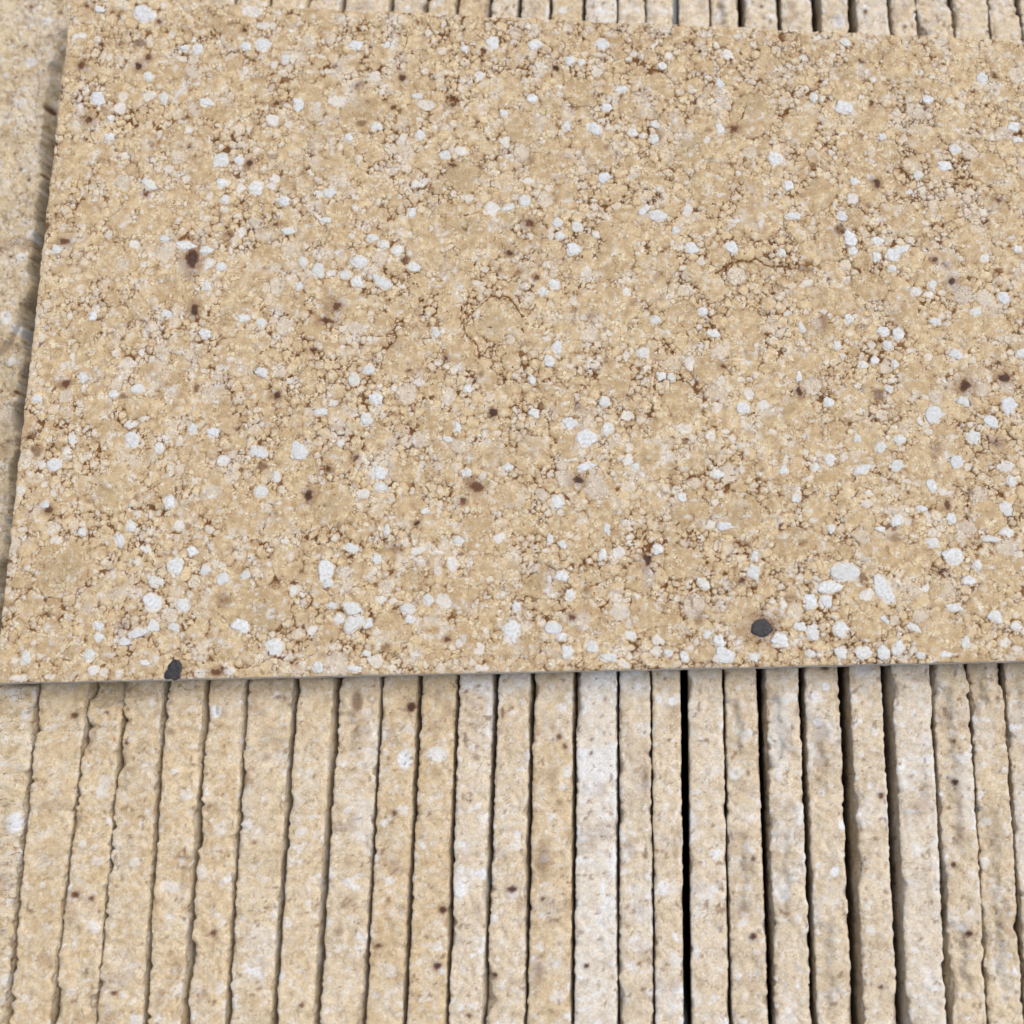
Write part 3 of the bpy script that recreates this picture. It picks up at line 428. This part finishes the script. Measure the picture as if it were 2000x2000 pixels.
for k, (pale, tone, rough, grey, label) in enumerate(TILES):
    chips = []
    if k == 1: chips = [(at(0, 1336, ZT)[1], 9.0, 6.5, 0)]
    if k == 3: chips = [(at(0, 1680, ZT)[1], 1.6, 2.5, 1), (at(0, 1500, ZT)[1], 2.0, 1.5, 1)]
    if k == 5: chips = [(at(0, 1470, ZT)[1], 6.0, 1.0, 1)]
    if k == 7: chips = [(at(0, 1430, ZT)[1], 10.0, 2.0, -1)]
    if k in (17, 18): chips = [(at(0, 1420, ZT)[1], 14.0, 2.2, -1), (at(0, 1700, ZT)[1], 18.0, 2.0, -1)]
    if k == 19: chips = [(at(0, 1480, ZT)[1], 20.0, 1.6, -1), (at(0, 1880, ZT)[1], 20.0, 2.0, -1)]
    if k == 20: chips = [(at(0, 1310, ZT)[1], 10.0, 1.2, 0)]
    if k == 22: chips = [(at(0, 1500, ZT)[1], 40.0, 2.5, -1), (at(0, 1860, ZT)[1], 14, 2.5, -1)]
    if k == 23: chips = [(at(0, 1330, ZT)[1], 10.0, 2.5, -1), (at(0, 1750, ZT)[1], 40, 2.0, -1)]
    if k == 24: chips = [(at(0, 1500, ZT)[1], 50.0, 1.6, -1)]
    if k == 18-1: chips.append((at(0, 20, ZT)[1], 10.0, 3.0, -1))
    OPEN = (16, 18, 19, 20, 21)
    clo = lambda q: 0.0 if q == 16 else (0.22 if q in OPEN else 0.36)*PX*0.5*(GAPS[q][3]+GAPS[q][4])
    pale = pale+(0.05 if k > 13 else -0.02)
    o = build_tile('upright_tile', curve(GAPS[k], 1), curve(GAPS[k+1], -1), 10+k, pale, tone, rough, chips, grey=grey, gl=clo(k), gr_=clo(k+1))
    tag(o, label, 'stone tile', 'stone tiles standing on edge in a row')

# ------------------------------------------------------------------ the flat slab
rs = np.random.RandomState(11)
vis_w = slab_uv(2000, 700)[0]+14
gx = np.concatenate([np.arange(0, vis_w, 0.37), np.arange(vis_w, SW, 1.3), [SW]])
gy = np.concatenate([np.arange(0, SHT, 0.37), [SHT]])
UX, UY = np.meshgrid(gx, gy); nx, ny = len(gx), len(gy)
WX = UX+(fbm(UX, UY, 3.2, 1)-0.5)*2.3+(vn(UX, UY, 0.95, 4)-0.5)*0.85
WY = UY+(fbm(UX, UY, 3.2, 8)-0.5)*2.3+(vn(UX, UY, 0.95, 6)-0.5)*0.85
# grains: listed white ones, listed large ones, then random medium and small ones in the room left
occ = np.zeros((int(SHT*4)+8, int(SW*4)+8), bool)
def claim(x, y, r, test):
    j0, j1, i0, i1 = int((y-r)*4), int((y+r)*4)+1, int((x-r)*4), int((x+r)*4)+1
    j0, i0 = max(j0, 0), max(i0, 0)
    if j1 <= j0 or i1 <= i0 or j0 >= occ.shape[0] or i0 >= occ.shape[1]: return False
    w = occ[j0:j1, i0:i1]
    if test and w.mean() > 0.10: return False
    jj, ii = np.ogrid[j0:j0+w.shape[0], i0:i0+w.shape[1]]
    w |= ((jj/4-y)**2+(ii/4-x)**2) < r*r
    return True
G = []; GI = []                                             # GI: whiteness, tone, crack
whites_mm = []
for (u, v, rx, ry, wv, ang) in WHITES:
    x, y = slab_uv(u, v); a = -math.radians(ang)+rs.uniform(-.1, .1)
    G.append((x, y, rx*PX, ry*PX, a)); GI.append((wv*(0.62 if wv >= 0.8 else 0.9), 0.8, 0.75)); claim(x, y, math.sqrt(rx*ry)*PX*0.95, False)
    whites_mm.append((x, y, rx*PX, ry*PX, a, wv))
nodule_a, nodule_b = slab_uv(1487, 1227), slab_uv(339, 1307)
G.append((*nodule_a, 22*PX, 19*PX, 0)); GI.append((0, 0.2, 1.2)); claim(*nodule_a, 4.4, False)
for (u, v, r_, ck) in LARGE:
    x, y = slab_uv(u, v); r_ *= PX*rs.uniform(0.78, 0.95)
    G.append((x, y, r_*rs.uniform(.95, 1.2), r_*rs.uniform(.85, 1.0), rs.uniform(0, 3.1))); GI.append((0, rs.uniform(0, .5), ck)); claim(x, y, r_*0.93, False)
# beyond the picture's right edge
for k in range(26):
    x, y = rs.uniform(vis_w+5, SW), rs.uniform(0, SHT); r_ = rs.uniform(6, 10)
    if claim(x, y, r_*0.9, True): G.append((x, y, r_, r_*.9, 0)); GI.append((0, .2, .5))
for k in range(6000):
    x, y = rs.uniform(0, SW), rs.uniform(0, SHT); r_ = 2.2+3.4*rs.rand()**1.8
    if claim(x, y, r_*0.86, True):
        G.append((x, y, r_*rs.uniform(.95, 1.25), r_*rs.uniform(.85, 1.0), rs.uniform(0, 3.1))); GI.append((0.30 if rs.rand() < .12 else 0, rs.uniform(.1, .7), rs.uniform(.3, 1.0)))
for k in range(26000):
    x, y = rs.uniform(-1, SW+1), rs.uniform(-1, SHT+1); r_ = 1.1+1.0*rs.rand()
    if claim(x, y, r_*0.84, True):
        G.append((x, y, r_*rs.uniform(.95, 1.25), r_*rs.uniform(.85, 1.0), rs.uniform(0, 3.1))); GI.append((rs.choice([0, 0, 0, .12, .25, .45]), rs.uniform(.2, 1), rs.uniform(.6, 1.2)))
for k in range(60000):
    x, y = rs.uniform(-1, SW+1), rs.uniform(-1, SHT+1); r_ = 0.5+0.8*rs.rand()
    if claim(x, y, r_*0.75, True):
        wv = rs.choice([0, 0, 0, 0, 0, .15, .3, .5]) if rs.rand() < .6 else 0
        G.append((x, y, r_*rs.uniform(.95, 1.3), r_*rs.uniform(.8, 1.0), rs.uniform(0, 3.1))); GI.append((wv, rs.uniform(.3, 1), rs.uniform(.5, 1.2)))
G = np.array(G); GI = np.array(GI)
best, sec, idx = grain_field(gx, gy, WX, WY, G, 1.6)
edge = np.clip(sec-best, 0, 9); ok = idx >= 0
gi = GI[idx]; void = sm(0.10, 0.65, best)*(best < 8)
fines = sm(0.40, 0.62, fbm(UX, UY, 22, 12, 2))                # where the brown joints show strongly
brk = sm(0.34, 0.56, fbm(UX, UY, 3.5, 15, 2))                 # joints run on and off
lw = 0.20+0.16*vn(UX, UY, 5, 18)
joint = np.exp(-(edge/lw)**2)*ok
small = np.sqrt(G[:, 2]*G[:, 3])[idx] < 3.0
jst = gi[..., 2]*np.where(small, 0.75+0.5*fines, 0.50+0.5*fines)*(0.10+1.0*brk)
crk = gi[..., 2] > 1.3
jst = np.where(crk, 1.25, jst)
micro = sm(0.70, 0.80, fbm(UX, UY, 1.3, 21, 2))*(0.3+fines)*0.45   # tiny brown flecks
grain = np.ones((ny, nx, 4), np.float32); stain = np.zeros((ny, nx, 4), np.float32)
blot = fbm(UX, UY, 9, 25)
grain[..., 0] = np.clip(gi[..., 1]-0.15+(blot-0.5)*1.1+np.where(small, 0.55, 0.15)*sm(0.0, 0.9, -best), 0, 1)
softw = 0.55*sm(0.60, 0.95, fbm(UX, UY, 2.4, 28, 2))+0.30*sm(0.55, 0.85, fbm(UX, UY, 7, 31))
inner = sm(0.05, 0.75, -best)
grain[..., 1] = np.clip(np.maximum(gi[..., 0]*(0.35+0.65*inner)*sm(-0.05, 0.25, -best+0.15), softw*(gi[..., 2] < 1.3)), 0, 0.97)
grain[..., 2] = np.clip(np.maximum(jst*1.25, np.maximum(void*(0.25+0.75*fines)*0.6*brk, micro)), 0, 0.96)
grain[..., 3] = np.clip(np.minimum(edge*np.where(crk, 0.4, 0.26/lw), np.where(np.maximum(void*brk, micro) > 0.2, 1.2-1.4*np.maximum(void*brk, micro*2.2), 1.5)), 0, 1.5)
sl = [(*slab_uv(u, v), rx*PX*1.15, ry*PX*1.15, k) for (u, v, rx, ry, k) in STAINS]
sl.append((*nodule_a, 25*PX, 22*PX, 'r')); sl.append((nodule_b[0]+1.5, nodule_b[1]-0.5, 18*PX, 17*PX, 's'))
paint_stains(stain, UX, UY, gx, gy, sl, WX, WY)
stain[..., 0] = np.maximum(stain[..., 0], 0.5*sm(0.83, 0.92, fbm(UX, UY, 4.0, 34, 2)))
stain[..., 2] = np.maximum(stain[..., 2], 0.28*sm(0.62, 0.8, fbm(UX, UY, 7, 37, 3))*(~small))
stain[..., 0] = np.maximum(stain[..., 0], (0.06+0.20*fines)*np.exp(-(edge/0.8)**2)*brk)
CRACKS = '''1400 535 1425 515 1450 507 1462 512 1475 505 1490 512 1500 518 1540 522;906 625 927 604 945 590 968 578 991 582 1007 593 1020 617 1029 622 1046 594;906 633 911 653 929 672 941 695 955 678 976 674;896 427 914 419 934 415 955 426 971 436 978 452 965 470 937 481;1511 83 1527 98 1540 109 1553 114;1460 184 1458 207 1449 228 1439 241;1426 248 1444 260 1462 270;1436 373 1431 391 1421 410 1400 419 1382 411 1356 414;1026 1131 1047 1119 1078 1113;1629 1066 1655 1048 1676 1025;1140 1128 1141 1139 1150 1147 1171 1139 1186 1136;1583 761 1593 771 1614 772 1637 779 1653 786;166 946 179 942 197 948 215 941;723 654 748 657 772 654'''
for q, cr_ in enumerate(CRACKS.split(';')):
    v_ = [float(a) for a in cr_.split()]; pts = [slab_uv(v_[i], v_[i+1]) for i in range(0, len(v_), 2)]
    wd = 0.55 if q == 0 else 0.36 if q < 3 else 0.24
    for (xa, ya), (xb, yb) in zip(pts[:-1], pts[1:]):
        i0, i1 = np.searchsorted(gx, [min(xa, xb)-2, max(xa, xb)+2]); j0, j1 = np.searchsorted(gy, [min(ya, yb)-2, max(ya, yb)+2])
        w = (slice(j0, j1), slice(i0, i1))
        if i1 <= i0 or j1 <= j0: continue
        px_ = UX[w]+(WX[w]-UX[w])*0.9-xa; py_ = UY[w]+(WY[w]-UY[w])*0.9-ya; L2 = (xb-xa)**2+(yb-ya)**2
        h = np.clip((px_*(xb-xa)+py_*(yb-ya))/L2, 0, 1)
        d = np.hypot(px_-h*(xb-xa), py_-h*(yb-ya))
        d = d+(0.5 if q else 0.1)*(1-sm(0.30, 0.5, fbm(UX[w], UY[w], 2.2, 13, 2))); m_ = d < wd*1.6
        grain[w][..., 2] = np.where(m_, 0.96, grain[w][..., 2]); grain[w][..., 3] = np.where(m_, np.minimum(grain[w][..., 3], d/wd*0.2), grain[w][..., 3])
        if q == 0: stain[w][..., 2] = np.maximum(stain[w][..., 2], 0.35*np.exp(-(d/2.0)**2))
        void[w] = np.maximum(void[w], 0.9*np.exp(-(d/wd)**2))
# relief: recessed joints and pits, grains slightly domed
z = -0.42*np.minimum(joint*jst, 1)-0.6*void*(0.3+0.7*fines)+0.10*(np.clip(1-np.exp(-edge/0.8), 0, 1)-0.7)+(fbm(UX, UY, 2.0, 40)-0.5)*0.16+(fbm(UX, UY, 60, 46)-.5)*0.3
# outline: rows and columns of the border run a little unevenly, the arris is worn
db = np.minimum(np.minimum(UX, SW-UX), np.minimum(UY, SHT-UY))
z -= 0.35*np.exp(-db/0.5)+0.5*sm(0.62, 0.8, fbm(UX, UY, 6, 49))*np.exp(-db/1.2)
A = UX/SW; B = UY/SHT
X = LB[0]*(1-A)*(1-B)+RB2[0]*A*(1-B)+LT[0]*(1-A)*B+RT2[0]*A*B
Y = LB[1]*(1-A)*(1-B)+RB2[1]*A*(1-B)+LT[1]*(1-A)*B+RT2[1]*A*B
wob = lambda s, seed, amp: (fbm(s, s*0+3.3, 9, seed, 4)-0.5)*amp
X += (wob(UY, 51, 1.5)+(vn(UY, UY*0, 1.4, 58)-.5)*0.5)*np.exp(-UX/2.5)
Y += (wob(UX, 54, 0.5))*np.exp(-UY/2.0)-((wob(UX, 57, 1.4)+(vn(UX, UX*0, 1.4, 60)-.5)*0.7))*np.exp(-(SHT-UY)/2.0)
base = np.array([float(X.mean()), float(Y.mean()), -TH])
P = np.stack([X, Y, z], -1)
ii = np.arange(nx*ny).reshape(ny, nx)
F = np.stack([ii[:-1, :-1], ii[:-1, 1:], ii[1:, 1:], ii[1:, :-1]], -1).reshape(-1, 4)
slab = bpy.data.objects.new('stone_slab', None); scene.collection.objects.link(slab); slab.location = base/1000; slab.empty_display_size = 0.05
tag(slab, 'large flat tan limestone slab lying across the tops of the upright tiles', 'stone slab', kind='thing')
me = mesh_from('grain_bed', (P.reshape(-1, 3)-base)/1000, F, M_SLAB, {'grain': grain, 'stain': stain})
tag(link('grain_bed', me, slab), 'top face of tan grains with brown joints', kind='stuff')
# sides and underside, on the same border
ring = np.concatenate([ii[0, :-1], ii[:-1, -1], ii[-1, :0:-1], ii[:0:-1, 0]])
ring = ring[::1]
rp = P.reshape(-1, 3)[ring]; nr = len(ring)
lv = [0, 0.5, 1.5, 3.5, 6, 9, 12.5, 15.3, TH]
cen = np.array([X.mean(), Y.mean(), 0])
S = []; att = []; att2 = []
gring = grain.reshape(-1, 4)[ring]; sring = stain.reshape(-1, 4)[ring]
arc = np.concatenate([[0], np.cumsum(np.linalg.norm(np.diff(rp[:, :2], axis=0), axis=1))])
for q, d in enumerate(lv):
    p = rp.copy()
    p[:, 2] = rp[:, 2]-0.002 if q == 0 else (-d if d > 1 else rp[:, 2]-d)
    nrm = p-cen; nrm[:, 2] = 0
    wv = (fbm(arc, arc*0+d, 2.5, 61)-0.5)*0.5*(0 if q == 0 else 1)
    edge_n = np.zeros_like(p)
    mx = np.argmax(np.stack([np.abs(UX.ravel()[ring]) < 1e-6, np.abs(UX.ravel()[ring]-SW) < 1e-6, np.abs(UY.ravel()[ring]) < 1e-6, np.abs(UY.ravel()[ring]-SHT) < 1e-6]), axis=0)
    edge_n[:, 0] = np.where(mx == 0, -1, np.where(mx == 1, 1, 0)); edge_n[:, 1] = np.where(mx == 2, -1, np.where(mx == 3, 1, 0))
    p += edge_n*wv[:, None]
    S.append(p)
    ga = gring.copy(); nb = fbm(arc, arc*0+d*1.3, 4, 63)
    ga[:, 0] = 0.3+0.7*nb; ga[:, 1] = 0.65+0.3*sm(.6, .8, fbm(arc, arc*0+d, 2.5, 20)); ga[:, 3] = 1.2; ga[:, 2] = 0.4*sm(0.6, 0.75, fbm(arc, arc*0+d, 1.6, 23))
    att.append(gring if q == 0 else ga); att2.append(sring if q < 2 else sring*0)
S = np.concatenate(S); jj = np.arange(len(lv)*nr).reshape(len(lv), nr); jn = np.roll(jj, -1, axis=1)
F = np.stack([jj[:-1], jj[1:], jn[1:], jn[:-1]], -1).reshape(-1, 4)
me = mesh_from('slab_body', (S-base)/1000, F, M_SLAB, {'grain': np.concatenate(att), 'stain': np.concatenate(att2)}, [list(jj[-1][::-1])])
link('slab_body', me, slab)

# white grains as pieces of their own: a dozen shared outlines, low domes set in the face
caps = []
for k in range(14):
    r = np.random.RandomState(100+k); nn = 20
    th = np.linspace(0, 2*np.pi, nn, endpoint=False)
    nside = r.choice([4, 5, 6, 7]); ph = r.uniform(0, 6.28)
    poly = np.cos(np.pi/nside)/np.cos(((th+ph) % (2*np.pi/nside))-np.pi/nside)
    rad = (0.8*poly+0.2)*(1+r.normal(0, .09, nn))*(1+0.16*np.cos(th*2+r.uniform(0, 6))+0.10*np.cos(th*3+r.uniform(0, 6))); rad /= rad.mean()
    V = [(0, 0, 0.00008)]
    for f, zz in ((0.5, .00008), (0.88, .00006), (0.97, -.00004), (1.0, -.0006)):
        for i in range(nn): V.append((math.cos(th[i])*rad[i]*f, math.sin(th[i])*rad[i]*f, zz+r.normal(0, .00003)))
    Fe = [[0, 1+i, 1+(i+1) % nn] for i in range(nn)]
    F4 = [(1+q*nn+i, 1+(q+1)*nn+i, 1+(q+1)*nn+(i+1) % nn, 1+q*nn+(i+1) % nn) for q in range(3) for i in range(nn)]
    caps.append(mesh_from('white_grain', V, F4, M_WHITE, None, Fe))
rr = random.Random(4)
def surf(x, y):
    i = min(max(np.searchsorted(gx, x), 0), nx-1); j = min(max(np.searchsorted(gy, y), 0), ny-1); return P[j, i]
cand = sorted([w for w in whites_mm if w[5] >= 0.8 and w[0] > 1 and w[1] > w[3]+0.6 and w[1] < SHT-w[3]-0.6 and w[0] > w[2]+.6], key=lambda w: -w[2]*w[3]*w[5])[:296]
for (x, y, rx, ry, a, wv) in cand:
    p = surf(x, y)
    o = link('white_grain', rr.choice(caps), slab)
    k = rr.uniform(0.84, 0.98)
    o.location = ((p[0]-base[0])/1000, (p[1]-base[1])/1000, (0.0+(fbm(np.array([x]), np.array([y]), 60, 46)[0]-.5)*0.3-base[2]+0.02)/1000)
    o.scale = (rx*k/1000, ry*k/1000, 1.0); o.rotation_euler.z = a
    j = rr.uniform(-.03, .03); bl = rr.uniform(-.012, .02)
    q = 0.55+0.45*(wv-0.8)/0.2
    j = rr.uniform(-.06, .02); o.color = (0.555+0.02*q+j, 0.545+0.055*q+j, 0.49+0.135*q+j+bl, 1)
# iron nodules
def lump(name, outline, height, seed):
    r = np.random.RandomState(seed); nn = 40
    o_ = np.array(outline); th = np.linspace(0, 2*np.pi, nn, endpoint=False)
    c = o_.mean(0); d = o_-c; ang = np.unwrap(np.arctan2(d[:, 1], d[:, 0])); order = np.argsort(ang % (2*np.pi))
    aa = (ang % (2*np.pi))[order]; rr_ = np.hypot(d[:, 0], d[:, 1])[order]
    rad = np.interp(th, np.concatenate([aa-2*np.pi, aa, aa+2*np.pi]), np.tile(rr_, 3))*(1+np.convolve(np.tile(r.normal(0, .11, nn), 3), np.ones(3)/3, 'same')[nn:2*nn])
    V = [(c[0], c[1], height)]
    for f in (0.25, .5, .72, .9, 1.0, 1.03):
        for i in range(nn):
            zz = height*math.sqrt(max(0, 1-f*f*0.8))+r.normal(0, 0.11)*(1 if height > .3 else .5) if f < 1.0 else (-0.05 if f == 1.0 else -0.9)
            V.append((c[0]+math.cos(th[i])*rad[i]*f, c[1]+math.sin(th[i])*rad[i]*f, zz))
    Fe = [[0, 1+i, 1+(i+1) % nn] for i in range(nn)]
    F4 = [(1+q*nn+i, 1+(q+1)*nn+i, 1+(q+1)*nn+(i+1) % nn, 1+q*nn+(i+1) % nn) for q in range(5) for i in range(nn)]
    return mesh_from(name, np.array(V)/1000, F4, M_IRON, None, Fe)
def put_nodule(uv, me, label=None, col=(0.040, 0.037, 0.043, 1)):
    p = surf(*uv); o = link('iron_nodule', me, slab)
    o.location = ((p[0]-base[0])/1000, (p[1]-base[1])/1000, (-base[2]-0.02)/1000); o.color = col
    if label: o['label'] = label
q = PX
put_nodule(nodule_a, lump('iron_nodule', [(math.cos(t)*21*q, math.sin(t)*18.5*q) for t in np.linspace(0, 6.2, 14)], 0.5, 1), 'round black iron nodule near the front edge')
put_nodule(nodule_b, lump('iron_nodule', [(-20*q, -19*q), (-14*q, 0), (-4*q, 16*q), (8*q, 20*q), (14*q, 12*q), (11*q, -8*q), (8*q, -19*q), (-6*q, -20*q)], 0.4, 2), 'black wedge-shaped iron nodule cut by the front edge')
for k, (u, v, rx, ry) in enumerate([(377, 507, 8, 15), (1129, 938, 8, 6), (1860, 550, 5, 7), (1962, 737, 6, 5), (380, 606, 5, 8), (272, 128, 4.5, 4), (541, 772, 5, 5), (963, 806, 5, 5), (1713, 358, 4, 7)]):
    put_nodule(slab_uv(u, v), lump('iron_nodule', [(math.cos(t)*rx*q*rs.uniform(.8, 1.1), math.sin(t)*ry*q*rs.uniform(.8, 1.1)) for t in np.linspace(0, 6.0, 11)], 0.06, 5+k), col=(0.075, 0.033, 0.020, 1))
